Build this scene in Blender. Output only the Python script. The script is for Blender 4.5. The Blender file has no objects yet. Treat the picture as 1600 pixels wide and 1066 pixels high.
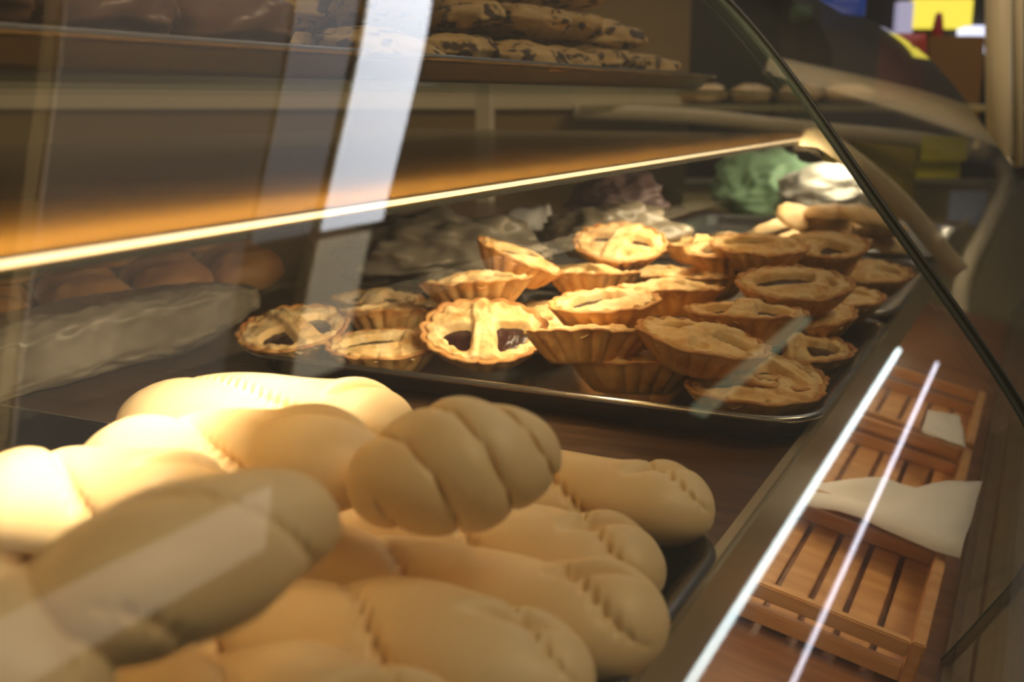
import bpy, bmesh, math, random
from mathutils import Vector, Matrix, Euler, noise

# ---------------------------------------------------------------- camera
H = 0.175                       # eye height above the tray rims (m)
CZ = 1.10                       # eye height above the floor
F = 1700.0                      # focal length in pixels of the 1600 px frame
PITCH = math.atan(378 / F)
YAW = math.radians(26.016)
S = bpy.context.scene
C = S.collection
cam_d = bpy.data.cameras.new('camera')
cam = bpy.data.objects.new('camera', cam_d)
C.objects.link(cam)
cam.location = (0, 0, CZ)
cam.rotation_euler = Euler((math.pi / 2 - PITCH, 0, YAW), 'XYZ')
cam_d.sensor_width = 22.3
cam_d.lens = F / 1600 * 22.3
cam_d.clip_start = 0.01
cam_d.dof.use_dof = True
cam_d.dof.focus_distance = 0.58
cam_d.dof.aperture_fstop = 5.6
S.camera = cam

# ---------------------------------------------------------------- world, exposure
w = bpy.data.worlds.new('shop_air')
w.use_nodes = True
w.node_tree.nodes['Background'].inputs[0].default_value = (1.0, 0.80, 0.50, 1)
w.node_tree.nodes['Background'].inputs[1].default_value = 0.36
S.world = w
S.view_settings.view_transform = 'Standard'
S.view_settings.look = 'None'
S.view_settings.gamma = 1
S.view_settings.use_curve_mapping = False
S.view_settings.exposure = 0.0
S.cycles.max_bounces = 10
S.cycles.transparent_max_bounces = 24
S.cycles.use_denoising = True
S.cycles.caustics_reflective = False
S.cycles.caustics_refractive = False


def area(name, loc, direction, sx, sy, power, col, spread=180):
    d = bpy.data.lights.new(name, 'AREA')
    d.shape = 'RECTANGLE'
    d.size = sx
    d.size_y = sy
    d.energy = power
    d.color = col
    d.spread = math.radians(spread)
    o = bpy.data.objects.new(name, d)
    C.objects.link(o)
    o.location = loc
    z = -Vector(direction).normalized()
    y = Vector((0, 1, 0))
    x = y.cross(z).normalized()
    y = z.cross(x)
    o.rotation_euler = Matrix((x, y, z)).transposed().to_euler()
    return o


WARM = (1.0, 0.84, 0.56)
# strip lamp under the front edge of the middle shelf: shines down and to the back
area('under_shelf_lamp', (-1.50 * H, 0.75, CZ - 0.31 * H), (-0.62, 0, -1), 0.008, 2.3, 3.5, WARM, 124)
area('far_section_fill', (-1.40 * H, 1.68, CZ - 0.31 * H), (-0.1, 0, -1), 0.008, .62, 1.9, WARM, 160)  # added lamp to brighten the biscuits and bags beyond the shelf end
# added unseen lamp facing up, makes the frosted shelf glow near its front
area('shelf_glow_fill', (-1.50 * H, 0.45, CZ - 0.48 * H), (0.0, 0, 1), 0.03, 1.9, 8.0, (1, .73, .38), 170)
area('far_area_fill', (-1.2, 2.15, CZ + 1.75), (0.7, 0.4, -1), 0.8, 0.6, 14.0, (1.0, 0.80, 0.55))  # added unseen fill for the far cabinet and its rail
area('customer_side_fill', (1.2, 0.95, CZ + 1.75), (-0.50, 1.1, -1), 0.8, 0.6, 26.0, (1.0, 0.78, 0.50))  # added unseen fill for the far frames, also reaching the well
area('well_fill', (-.78 * H, 0.75, CZ - 1.30 * H), (0.25, 0, -1), 0.010, 2.0, .6, (1.0, 0.74, 0.45))  # added fill hidden under the deck edge to brighten the crates
# added warm fill for the shop's ambient light, kept out of the glass reflections
area('shop_ambient_fill', (0.9, 0.35, CZ + 1.75), (-0.4, 0.1, -1), 1.2, 1.4, 15.5, (1.0, 0.74, 0.42))


# ---------------------------------------------------------------- helpers
def ray(x, y):
    d = math.sin(PITCH) + (y - 533) / F * math.cos(PITCH)
    g = math.cos(PITCH) - (y - 533) / F * math.sin(PITCH)
    l = (x - 800) / F
    return Vector((-math.sin(YAW) * g + math.cos(YAW) * l, math.cos(YAW) * g + math.sin(YAW) * l, -d))


def on_z(x, y, z):              # where the sight line of a photo point meets height z (relative to the eye)
    r = ray(x, y)
    return r * (z / r.z) + Vector((0, 0, CZ))


def at_f(x, y, f):              # a point f metres in front of the eye
    r = ray(x, y)
    g = -math.sin(YAW) * r.x + math.cos(YAW) * r.y
    return r * (f / g) + Vector((0, 0, CZ))


def tag(o, label=None, cat=None, group=None, kind=None):
    if label: o['label'] = label
    if cat: o['category'] = cat
    if group: o['group'] = group
    if kind: o['kind'] = kind
    return o


def link(name, bm, mat, parent=None, smooth=True):
    me = bpy.data.meshes.new(name)
    bmesh.ops.recalc_face_normals(bm, faces=bm.faces[:])
    bm.to_mesh(me)
    bm.free()
    if smooth:
        for p in me.polygons: p.use_smooth = True
    me.materials.append(mat)
    o = bpy.data.objects.new(name, me)
    C.objects.link(o)
    if parent: o.parent = parent
    return o


def empty(name, loc=(0, 0, 0), rot=(0, 0, 0)):
    o = bpy.data.objects.new(name, None)
    o.empty_display_size = 0.02
    C.objects.link(o)
    o.location = loc
    o.rotation_euler = rot
    return o


def centre(o):                  # put a world-space mesh's origin at its own base
    me = o.data
    n = len(me.vertices)
    c = Vector((0, 0, 0))
    zmin = 1e9
    for v in me.vertices:
        c += v.co
        zmin = min(zmin, v.co.z)
    c /= n
    c.z = zmin
    me.transform(Matrix.Translation(-c))
    o.location = c
    return o


def copy_tree(o, parent=None):
    c = o.copy()
    C.objects.link(c)
    if parent: c.parent = parent
    for ch in list(o.children):
        copy_tree(ch, c)
    return c


def box(bm, c, s, rz=0.0, bev=0.0, M=None):
    r = bmesh.ops.create_cube(bm, size=1)
    vs = r['verts']
    bmesh.ops.scale(bm, verts=vs, vec=s)
    if bev:
        es = list({e for v in vs for e in v.link_edges})
        g = bmesh.ops.bevel(bm, geom=es, offset=bev, segments=2, affect='EDGES')
        vs = list({v for f in g['faces'] for v in f.verts} | {v for v in vs if v.is_valid})
    T = M if M is not None else Matrix.Translation(c) @ Matrix.Rotation(rz, 4, 'Z')
    bmesh.ops.transform(bm, verts=vs, matrix=T)


def grid_surf(bm, rows, close_u=False, close_v=False):
    vs = [[bm.verts.new(p) for p in r] for r in rows]
    n, m = len(vs), len(vs[0])
    for i in range(n if close_u else n - 1):
        for j in range(m if close_v else m - 1):
            a, b = vs[i][j], vs[(i + 1) % n][j]
            c, d = vs[(i + 1) % n][(j + 1) % m], vs[i][(j + 1) % m]
            try: bm.faces.new((a, b, c, d))
            except ValueError: pass
    return vs


def cr(p, n=10):
    p = [Vector(q) for q in p]
    q = [2 * p[0] - p[1]] + p + [2 * p[-1] - p[-2]]
    o = []
    for i in range(1, len(q) - 2):
        a, b, c, d = q[i - 1:i + 3]
        for k in range(n):
            t = k / n
            o.append(.5 * (2 * b + (c - a) * t + (2 * a - 5 * b + 4 * c - d) * t * t + (3 * b - a - 3 * c + d) * t ** 3))
    o.append(q[-2])
    return o


def tube(bm, pts, r, n=12, sx=1.0, sy=1.0, up=Vector((0, 0, 1))):
    rows = []
    for i, p in enumerate(pts):
        t = (pts[min(i + 1, len(pts) - 1)] - pts[max(i - 1, 0)]).normalized()
        s = t.cross(up)
        s = s.normalized() if s.length > 1e-5 else Vector((1, 0, 0))
        u = s.cross(t)
        rr = r(i / (len(pts) - 1)) if callable(r) else r
        rows.append([p + s * math.cos(a) * rr * sx + u * math.sin(a) * rr * sy for a in [2 * math.pi * k / n for k in range(n)]])
    vs = grid_surf(bm, rows, close_v=True)
    bm.faces.new(vs[0]); bm.faces.new(vs[-1][::-1])


def blob(bm, c, s, rot=(0, 0, 0), amp=0.12, freq=2.0, seed=0.0, sub=4, squash=0.7):
    r = bmesh.ops.create_icosphere(bm, subdivisions=sub, radius=1)
    M = Matrix.Translation(c) @ Euler(rot).to_matrix().to_4x4() @ Matrix.Diagonal((*s, 1))
    for v in r['verts']:
        d = 1 + amp * noise.noise(v.co * freq + Vector((seed, seed * .7, 3))) + amp * .4 * noise.noise(v.co * freq * 2.7 + Vector((seed, 9, 3)))
        v.co *= d
        if v.co.z < 0: v.co.z *= squash
        v.co = M @ v.co


# ---------------------------------------------------------------- materials
def mat(name, col, rough=0.5, metal=0.0, **kw):
    m = bpy.data.materials.new(name)
    m.use_nodes = True
    b = m.node_tree.nodes['Principled BSDF']
    b.inputs['Base Color'].default_value = (*col, 1)
    b.inputs['Roughness'].default_value = rough
    b.inputs['Metallic'].default_value = metal
    for k, v in kw.items():
        b.inputs[k.replace('_', ' ')].default_value = v
    return m


def noisy(m, cols, scale=40, detail=4, bump=0.0, bscale=None, rnd=0.0, stretch=None, rough=None):
    """colour ramp over object-space noise, optional bump and per-object shift"""
    nt = m.node_tree
    N, L = nt.nodes, nt.links
    b = N['Principled BSDF']
    tc = N.new('ShaderNodeTexCoord')
    mp = N.new('ShaderNodeMapping')
    L.new(tc.outputs['Object'], mp.inputs['Vector'])
    if stretch: mp.inputs['Scale'].default_value = stretch
    if rnd:
        oi = N.new('ShaderNodeObjectInfo')
        mu = N.new('ShaderNodeMath'); mu.operation = 'MULTIPLY'; mu.inputs[1].default_value = 5.0
        L.new(oi.outputs['Random'], mu.inputs[0])
        L.new(mu.outputs[0], mp.inputs['Location'])
    n = N.new('ShaderNodeTexNoise')
    n.inputs['Scale'].default_value = scale
    n.inputs['Detail'].default_value = detail
    L.new(mp.outputs[0], n.inputs['Vector'])
    r = N.new('ShaderNodeValToRGB')
    r.color_ramp.elements[0].position = cols[0][0]
    r.color_ramp.elements[0].color = (*cols[0][1], 1)
    r.color_ramp.elements[1].position = cols[-1][0]
    r.color_ramp.elements[1].color = (*cols[-1][1], 1)
    for p, c in cols[1:-1]:
        e = r.color_ramp.elements.new(p); e.color = (*c, 1)
    L.new(n.outputs[0], r.inputs[0])
    out = r.outputs[0]
    if rnd:
        hs = N.new('ShaderNodeHueSaturation')
        ma = N.new('ShaderNodeMapRange')
        ma.inputs[3].default_value = 1 - rnd; ma.inputs[4].default_value = 1 + rnd
        L.new(oi.outputs['Random'], ma.inputs[0])
        L.new(ma.outputs[0], hs.inputs['Value'])
        L.new(out, hs.inputs['Color'])
        out = hs.outputs[0]
    L.new(out, b.inputs['Base Color'])
    if bump:
        n2 = N.new('ShaderNodeTexNoise')
        n2.inputs['Scale'].default_value = bscale or scale
        n2.inputs['Detail'].default_value = 5
        L.new(mp.outputs[0], n2.inputs['Vector'])
        bp = N.new('ShaderNodeBump')
        bp.inputs['Strength'].default_value = bump
        bp.inputs['Distance'].default_value = 0.002
        L.new(n2.outputs[0], bp.inputs['Height'])
        L.new(bp.outputs[0], b.inputs['Normal'])
    return m, out


def emis(name, col, s):
    m = bpy.data.materials.new(name)
    m.use_nodes = True
    b = m.node_tree.nodes['Principled BSDF']
    b.inputs['Base Color'].default_value = (*col, 1)
    b.inputs['Emission Color'].default_value = (*col, 1)
    b.inputs['Emission Strength'].default_value = s
    return m


def sheet_glass(name, tint=(0.93, 0.97, 0.94), ior=1.5, rough=0.0, haze=0.0, hcol=(.8, .8, .8)):
    m = bpy.data.materials.new(name)
    m.use_nodes = True
    nt = m.node_tree
    N, L = nt.nodes, nt.links
    N.remove(N['Principled BSDF'])
    out = N['Material Output']
    tr = N.new('ShaderNodeBsdfTransparent'); tr.inputs[0].default_value = (*tint, 1)
    gl = N.new('ShaderNodeBsdfGlossy'); gl.inputs['Roughness'].default_value = rough
    fr = N.new('ShaderNodeFresnel'); fr.inputs[0].default_value = ior
    mx = N.new('ShaderNodeMixShader')
    # the same reflectance from either face of the sheet
    ge = N.new('ShaderNodeNewGeometry')
    io = N.new('ShaderNodeMapRange')
    io.inputs[3].default_value = ior; io.inputs[4].default_value = 1 / ior
    L.new(ge.outputs['Backfacing'], io.inputs[0])
    L.new(io.outputs[0], fr.inputs[0])
    L.new(fr.outputs[0], mx.inputs[0]); L.new(tr.outputs[0], mx.inputs[1]); L.new(gl.outputs[0], mx.inputs[2])
    last = mx
    if haze:
        df = N.new('ShaderNodeBsdfDiffuse'); df.inputs[0].default_value = (*hcol, 1)
        m2 = N.new('ShaderNodeMixShader'); m2.inputs[0].default_value = haze
        L.new(mx.outputs[0], m2.inputs[1]); L.new(df.outputs[0], m2.inputs[2])
        last = m2
    L.new(last.outputs[0], out.inputs[0])
    return m


MT = {}
MT['dough'], _ = noisy(mat('pale_dough', (.84, .66, .38), 0.45, Subsurface_Weight=.12, Subsurface_Scale=.004),
                       [(.3, (.80, .58, .30)), (.6, (.86, .67, .40)), (.8, (.88, .71, .45))], 22, 3, .05, 260, .04)
MT['dough'].node_tree.nodes['Principled BSDF'].inputs['Subsurface Radius'].default_value = (1, .6, .3)


def crust_mat(name, lo, mid, hi, rnd=.1):
    m, out = noisy(mat(name, mid, .62), [(.33, lo), (.5, mid), (.68, hi)], 70, 5, .35, 300, rnd)
    nt = m.node_tree; N, L = nt.nodes, nt.links
    b = N['Principled BSDF']
    at = N.new('ShaderNodeAttribute'); at.attribute_name = 'bake'
    mx = N.new('ShaderNodeMix'); mx.data_type = 'RGBA'
    L.new(at.outputs['Fac'], mx.inputs[0])
    L.new(out, mx.inputs[6]); mx.inputs[7].default_value = (.42, .14, .03, 1)
    L.new(mx.outputs[2], b.inputs['Base Color'])
    return m


MT['shell'] = crust_mat('baked_shell', (.52, .25, .06), (.70, .39, .12), (.80, .51, .20))
MT['crust'] = crust_mat('baked_crust', (.68, .38, .12), (.82, .56, .24), (.86, .65, .35))
MT['jam'], _ = noisy(mat('dark_jam', (.03, .012, .01), .16), [(.3, (.018, .006, .006)), (.7, (.05, .02, .016))], 60, 3, 1.0, 120)
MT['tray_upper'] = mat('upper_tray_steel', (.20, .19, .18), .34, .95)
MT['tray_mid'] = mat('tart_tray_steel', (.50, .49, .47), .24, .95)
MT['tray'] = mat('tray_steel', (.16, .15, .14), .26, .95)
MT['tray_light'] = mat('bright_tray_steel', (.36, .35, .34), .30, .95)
MT['deckwood'], _ = noisy(mat('deck_wood', (.08, .04, .02), .3), [(.3, (.045, .022, .010)), (.55, (.085, .042, .018)), (.75, (.13, .066, .03))], 9, 6, .1, 40, stretch=(1.2, 14, 6))
MT['cratewood'], _ = noisy(mat('crate_wood', (.55, .26, .09), .5), [(.3, (.56, .27, .09)), (.7, (.80, .45, .18))], 14, 5, .2, 60, .08, stretch=(1, 6, 6))
MT['brownwood'], _ = noisy(mat('brown_board', (.22, .09, .035), .42), [(.3, (.20, .08, .03)), (.7, (.34, .15, .06))], 8, 5, .1, 50, stretch=(1, 9, 4))
MT['beige'] = mat('beige_frame', (.66, .56, .38), .45)
MT['aluminium'] = mat('case_metal', (.50, .42, .28), .30, .6)
MT['rubber'] = mat('black_seal', (.006, .010, .008), .5)
MT['glass'] = sheet_glass('front_glass', (.975, .978, .960), haze=.018, hcol=(.8, .85, .95))
MT['glass_edge'] = mat('glass_edge', (.07, .10, .08), .15)
MT['clear'] = sheet_glass('clear_plastic', (.88, .87, .84), 1.45, .12, .05, (.75, .70, .62))
MT['greyfilm'], _ = noisy(mat('grey_plastic_film', (.25, .22, .17), .28), [(.3, (.20, .165, .11)), (.7, (.38, .33, .255))], 14, 4, .9, 30)
MT['roll'], _ = noisy(mat('brown_roll', (.55, .27, .10), .5), [(.3, (.50, .21, .07)), (.55, (.72, .38, .15)), (.8, (.85, .56, .3))], 18, 4, .2, 90, .1)
MT['darkroll'], _ = noisy(mat('dark_pastry', (.14, .06, .035), .35), [(.3, (.14, .065, .04)), (.7, (.30, .16, .10))], 25, 4, .3, 80, .1)
MT['cookie'], _ = noisy(mat('chip_cookie', (.42, .26, .12), .7), [(.40, (.05, .025, .015)), (.46, (.60, .40, .17)), (.8, (.76, .56, .28))], 75, 2, .6, 60, .1)
MT['biscuit'], _ = noisy(mat('pale_biscuit', (.8, .6, .34), .6), [(.3, (.72, .44, .18)), (.7, (.88, .68, .40))], 30, 4, .4, 60, .08)
MT['paper'] = mat('white_paper', (.88, .84, .78), .6)
MT['whitebag'] = mat('white_bag', (.62, .60, .55), .35)
MT['blueink'] = mat('blue_ink', (.04, .12, .35), .4)
MT['yellow'] = mat('yellow_tag', (.80, .74, .02), .5)
MT['ochre'] = mat('ochre_card', (.48, .38, .05), .6)
MT['redbag'] = mat('red_wrap', (.36, .05, .035), .5)
MT['blue'] = mat('blue_box', (.04, .09, .55), .4)
MT['paleblue'] = mat('pale_blue_card', (.38, .45, .72), .5)
MT['green'] = mat('green_bag', (.30, .50, .32), .4)
MT['card'] = mat('cardboard', (.17, .09, .035), .7)
MT['wall'], _ = noisy(mat('brown_wall', (.10, .07, .025), .35), [(.3, (.22, .145, .045)), (.7, (.27, .18, .06))], 2, 3)
MT['darkwall'] = mat('dark_wall', (.03, .026, .022), .7)
MT['ceiling'] = mat('ceiling_paint', (.16, .16, .17), .8)
MT['floor'], _ = noisy(mat('floor_tile', (.18, .15, .12), .4), [(.3, (.14, .12, .10)), (.7, (.22, .19, .15))], 3, 4)
MT['base'], _ = noisy(mat('case_base', (.32, .28, .15), .35), [(.3, (.28, .24, .12)), (.7, (.36, .31, .17))], 3, 3)


def translucent_shelf():
    m = bpy.data.materials.new('frosted_amber_shelf')
    m.use_nodes = True
    N, L = m.node_tree.nodes, m.node_tree.links
    N.remove(N['Principled BSDF'])
    d = N.new('ShaderNodeBsdfDiffuse'); d.inputs[0].default_value = (.20, .14, .055, 1)
    t = N.new('ShaderNodeBsdfTranslucent'); t.inputs[0].default_value = (.80, .58, .26, 1)
    g = N.new('ShaderNodeBsdfGlossy'); g.inputs[0].default_value = (.8, .75, .65, 1); g.inputs['Roughness'].default_value = .22
    f = N.new('ShaderNodeFresnel'); f.inputs[0].default_value = 1.35
    a = N.new('ShaderNodeMixShader'); a.inputs[0].default_value = .55
    b = N.new('ShaderNodeMixShader')
    L.new(d.outputs[0], a.inputs[1]); L.new(t.outputs[0], a.inputs[2])
    L.new(f.outputs[0], b.inputs[0]); L.new(a.outputs[0], b.inputs[1]); L.new(g.outputs[0], b.inputs[2])
    L.new(b.outputs[0], N['Material Output'].inputs[0])
    return m


MT['shelf'] = translucent_shelf()
MT['shelfglass'] = sheet_glass('upper_shelf_glass', (.80, .84, .78), 1.5, .02)


# ---------------------------------------------------------------- the room
def plane_box(name, lo, hi, m, kind='structure', **kw):
    bm = bmesh.new()
    lo, hi = Vector(lo), Vector(hi)
    box(bm, (lo + hi) / 2, hi - lo)
    o = link(name, bm, m, smooth=False)
    centre(o)
    return tag(o, kind=kind, **kw)


plane_box('floor', (-4, -3, -.1), (4, 9, 0), MT['floor'])
plane_box('ceiling', (-4, -3, CZ + 1.85), (4, 9, CZ + 1.95), MT['ceiling'])
plane_box('wall_far', (-4, 8.9, 0), (4, 9, CZ + 1.85), MT['darkwall'])
plane_box('wall_right', (3.9, -3, 0), (4, 8.9, CZ + 1.85), MT['darkwall'])


def facing(f, x0, x1, y0, y1, m, name, thick=.05, kind=None, parent=None, bev=0.0, roll=0.0):
    """upright board standing square to the shop's diagonal aisle, between photo columns x0..x1 and rows y0..y1"""
    a = at_f(x0, (y0 + y1) / 2, f); b = at_f(x1, (y0 + y1) / 2, f)
    zt = at_f((x0 + x1) / 2, y0, f).z; zb = at_f((x0 + x1) / 2, y1, f).z
    c = (a + b) / 2; c.z = (zt + zb) / 2
    n = Vector((-math.sin(YAW), math.cos(YAW), 0))
    bm = bmesh.new()
    box(bm, (0, 0, 0), ((b - a).length, thick, zt - zb), bev=bev,
        M=Matrix.Translation(c + n * thick / 2) @ Matrix.Rotation(YAW, 4, 'Z') @ Matrix.Rotation(roll, 4, 'Y'))
    o = link(name, bm, m, parent, smooth=False)
    if parent is None: centre(o)
    if kind: tag(o, kind=kind)
    return o


# brown rear wall of the bakery, with its beige rail at eye height
wb_f = 2.6
a = at_f(-700, 155, wb_f); b = at_f(1075, 155, wb_f)
n = Vector((-math.sin(YAW), math.cos(YAW), 0))
bm = bmesh.new()
c = (a + b) / 2; c.z = 1.47
box(bm, (0, 0, 0), ((b - a).length, .1, 2.94), M=Matrix.Translation(c + n * .05) @ Matrix.Rotation(YAW, 4, 'Z'))
wb = centre(link('wall_back', bm, MT['wall'], smooth=False)); tag(wb, kind='structure')
facing(wb_f - .022, -650, 1065, 139, 170, MT['beige'], 'trim_1', .02, 'structure')
bm = bmesh.new()

# ---------------------------------------------------------------- display case
PROF = [(-3.4, 1.25), (-2.6, 1.1), (-1.75, .78), (-1.1, .35), (-.5, -.38), (.01, -1.06), (.1, -1.35), (.08, -1.6), (-.05, -1.85), (-.17, -2.05)]
prof = cr([Vector((x * H, 0, z * H + CZ)) for x, z in PROF], 14)
case = empty('display_case', (-.5, .6, 0))
tag(case, 'long curved glass bakery display case holding trays of pastries', 'display case')


def part(name, bm, m, smooth=False, parent=case):
    o = link(name, bm, m, parent, smooth)
    if parent is case: o.data.transform(Matrix.Translation(-case.location))
    return o


def glass_panel(y0, y1, name):
    bm = bmesh.new()
    th = .004
    ins = []
    for i, p in enumerate(prof):
        t = (prof[min(i + 1, len(prof) - 1)] - prof[max(i - 1, 0)]).normalized()
        ins.append(p - Vector((-t.z, 0, t.x)) * th * (1 if True else -1))
    ring = prof + ins[::-1]
    rows = [[Vector((p.x, y, p.z)) for p in ring] for y in (y0, y1)]
    vs = grid_surf(bm, rows, close_v=True)
    for k in range(len(prof) - 1):      # end edges
        for r in (0, 1):
            m_ = len(ring)
            f = bm.faces.new([bm.verts.new(vs[r][q].co) for q in (k, k + 1, m_ - 2 - k, m_ - 1 - k)])
            f.material_index = 1
    o = part(name, bm, MT['glass'], True)
    o.data.materials.append(MT['glass_edge'])
    return o


glass_panel(-.55, 4 * H - .002, 'front_glass')
glass_panel(4 * H + .003, 11.5 * H, 'front_glass')
bm = bmesh.new()
tube(bm, [Vector((p.x, 4 * H + .0005, p.z)) for p in prof], .0026, 8, up=Vector((0, 1, 0)))
part('glass_seal', bm, MT['rubber'], True)

DZ = CZ - 1.115 * H             # deck top
DX = -.66 * H                   # deck front edge
Y0, Y1 = -.5, 11 * H
bm = bmesh.new(); box(bm, ((-6.5 * H + DX) / 2, (Y0 + Y1) / 2, DZ - .012), (DX + 6.5 * H, Y1 - Y0, .024)); part('deck', bm, MT['deckwood'])
bm = bmesh.new(); box(bm, (DX + .004, (Y0 + Y1) / 2, DZ - .011), (.008, Y1 - Y0, .034), bev=.002); part('deck_edge', bm, MT['aluminium'])
SZ = CZ - .235 * H
YS = 7.85 * H
bm = bmesh.new(); box(bm, (-3.2 * H, (Y0 + YS) / 2, SZ - .003), (3.56 * H, YS - Y0, .006)); part('middle_shelf', bm, MT['shelf'])
MT['lit'] = emis('lit_shelf_edge', (1, .80, .48), 1.5)  # emission put in for the shelf edge catching the lamp below
bm = bmesh.new(); box(bm, (-1.405 * H, (Y0 + YS) / 2, SZ - .0014), (.003, YS - Y0, .0020), bev=.0005); part('glow_strip', bm, MT['lit'])
bm = bmesh.new(); box(bm, (-1.425 * H, (Y0 + YS) / 2, SZ - .0050), (.003, YS - Y0, .0025)); part('lamp_housing', bm, MT['rubber'])
# end support arm between shelf and deck
bm = bmesh.new()
arm = cr([Vector((-1.40 * H, 7.0 * H, CZ - .22 * H)), Vector((-1.22 * H, 7.0 * H, CZ - .27 * H)), Vector((-.80 * H, 7.0 * H, CZ - .60 * H)), Vector((-.42 * H, 7.0 * H, CZ - 1.02 * H))], 10)
tube(bm, arm, .011, 10, sx=.5, sy=1.0); part('support_arm', bm, MT['beige'], True)
# upper glass shelf and its posts
UZ = CZ + .055 * H
bm = bmesh.new(); box(bm, (-3.4 * H, (Y0 + 9 * H) / 2, UZ - .003), (3.1 * H, 9 * H - Y0, .006)); part('upper_shelf', bm, MT['shelfglass'])
for yy in (10.8 * H,):
    bm = bmesh.new(); box(bm, (-5.6 * H, yy, (DZ + CZ + 1.2 * H) / 2), (.03, .02, CZ + 1.2 * H - DZ)); part('post', bm, MT['beige'])
# lower well: sloping board, base, rear
wz0, wz1 = CZ - 1.86 * H, CZ - 2.06 * H
bm = bmesh.new()
rows = [[Vector((-1.6 * H, y, wz0 + .02)), Vector((-.16 * H, y, wz1)), Vector((-.16 * H, y, wz1 - .02)), Vector((-1.6 * H, y, wz0))] for y in (Y0, Y1)]
vs = grid_surf(bm, rows, close_v=True); bm.faces.new(vs[0]); bm.faces.new(vs[1][::-1])
part('well_board', bm, MT['brownwood'])
bm = bmesh.new(); box(bm, (-1.63 * H, (Y0 + Y1) / 2, (DZ + wz0) / 2 - .01), (.01, Y1 - Y0, DZ - wz0)); part('well_back', bm, MT['brownwood'])
bm = bmesh.new(); box(bm, (-3.35 * H, (Y0 + Y1) / 2, (wz1 - .02) / 2), (6.3 * H, Y1 - Y0, wz1 - .02), bev=.006); part('base', bm, MT['base'])
bm = bmesh.new(); box(bm, (-.14 * H, (Y0 + Y1) / 2, wz1 - .012), (.018, Y1 - Y0, .03), bev=.003); part('bottom_rail', bm, MT['aluminium'])
bm = bmesh.new(); box(bm, (.30 * H, (Y0 + Y1) / 2, (wz1 - .03) / 2), (.86 * H, Y1 - Y0, wz1 - .03), bev=.01); part('base_front', bm, MT['base'])


# ---------------------------------------------------------------- trays
def tray(name, x0, x1, y0, y1, rim_z, m, label, group=None, depth=.019, rad=.035):
    cx, cy = (x0 + x1) / 2, (y0 + y1) / 2
    hx, hy = (x1 - x0) / 2, (y1 - y0) / 2
    t = empty(name, (cx, cy, rim_z - depth))
    tag(t, label, 'tray', group)

    def ring(inset, z, n=10):
        r = max(rad - inset, .006)
        o = []
        for qx, qy, a0 in ((1, 1, 0), (-1, 1, 90), (-1, -1, 180), (1, -1, 270)):
            for k in range(n + 1):
                a = math.radians(a0 + 90 * k / n)
                o.append(Vector((qx * (hx - inset - r) + r * math.cos(a), qy * (hy - inset - r) + r * math.sin(a), z)))
        return o
    prof_ = [(.0035, depth - .0045), (.0010, depth - .0038), (0, depth - .0018), (.0010, depth - .0002), (.0035, depth), (.006, depth - .001), (.0085, depth - .0022), (.011, depth - .004),
             (.016, .004), (.020, .0016), (.026, .0012)]
    bm = bmesh.new()
    rows = [ring(i, z) for i, z in prof_]
    vs = grid_surf(bm, rows, close_v=True)
    rb = [ring(i, z) for i, z in [(.026, 0), (.020, .0002), (.0155, .0025), (.0105, depth - .0055), (.0085, depth - .0040), (.0050, depth - .0022), (.0035, depth - .0045)]]
    vb = grid_surf(bm, rb, close_v=True)
    n_ = len(vs[0])
    bmesh.ops.remove_doubles(bm, verts=bm.verts[:], dist=1e-5)
    rim = link('rim', bm, m, t)
    bm = bmesh.new()
    bb = ring(.0255, .0012)
    f = bm.faces.new([bm.verts.new(p) for p in bb])
    g = bmesh.ops.extrude_face_region(bm, geom=[f])
    bmesh.ops.translate(bm, verts=[v for v in g['geom'] if isinstance(v, bmesh.types.BMVert)], vec=(0, 0, -.0012))
    link('tray_floor', bm, m, t, smooth=False)
    return t


RZ = CZ - H
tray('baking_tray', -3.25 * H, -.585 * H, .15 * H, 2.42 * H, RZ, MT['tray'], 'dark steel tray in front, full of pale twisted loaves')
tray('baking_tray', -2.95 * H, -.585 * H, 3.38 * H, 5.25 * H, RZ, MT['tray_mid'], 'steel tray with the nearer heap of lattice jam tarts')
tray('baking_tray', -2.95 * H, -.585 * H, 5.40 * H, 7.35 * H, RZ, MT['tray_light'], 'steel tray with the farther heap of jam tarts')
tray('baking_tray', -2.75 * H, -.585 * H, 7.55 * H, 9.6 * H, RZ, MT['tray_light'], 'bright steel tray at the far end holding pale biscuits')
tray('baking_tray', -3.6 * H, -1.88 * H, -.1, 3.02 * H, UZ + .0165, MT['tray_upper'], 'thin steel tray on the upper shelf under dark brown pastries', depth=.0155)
tray('baking_tray', -3.6 * H, -1.88 * H, 3.12 * H, 6.9 * H, UZ + .0165, MT['tray_upper'], 'thin steel tray on the upper shelf under chocolate chip cookies', depth=.0155)


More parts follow.
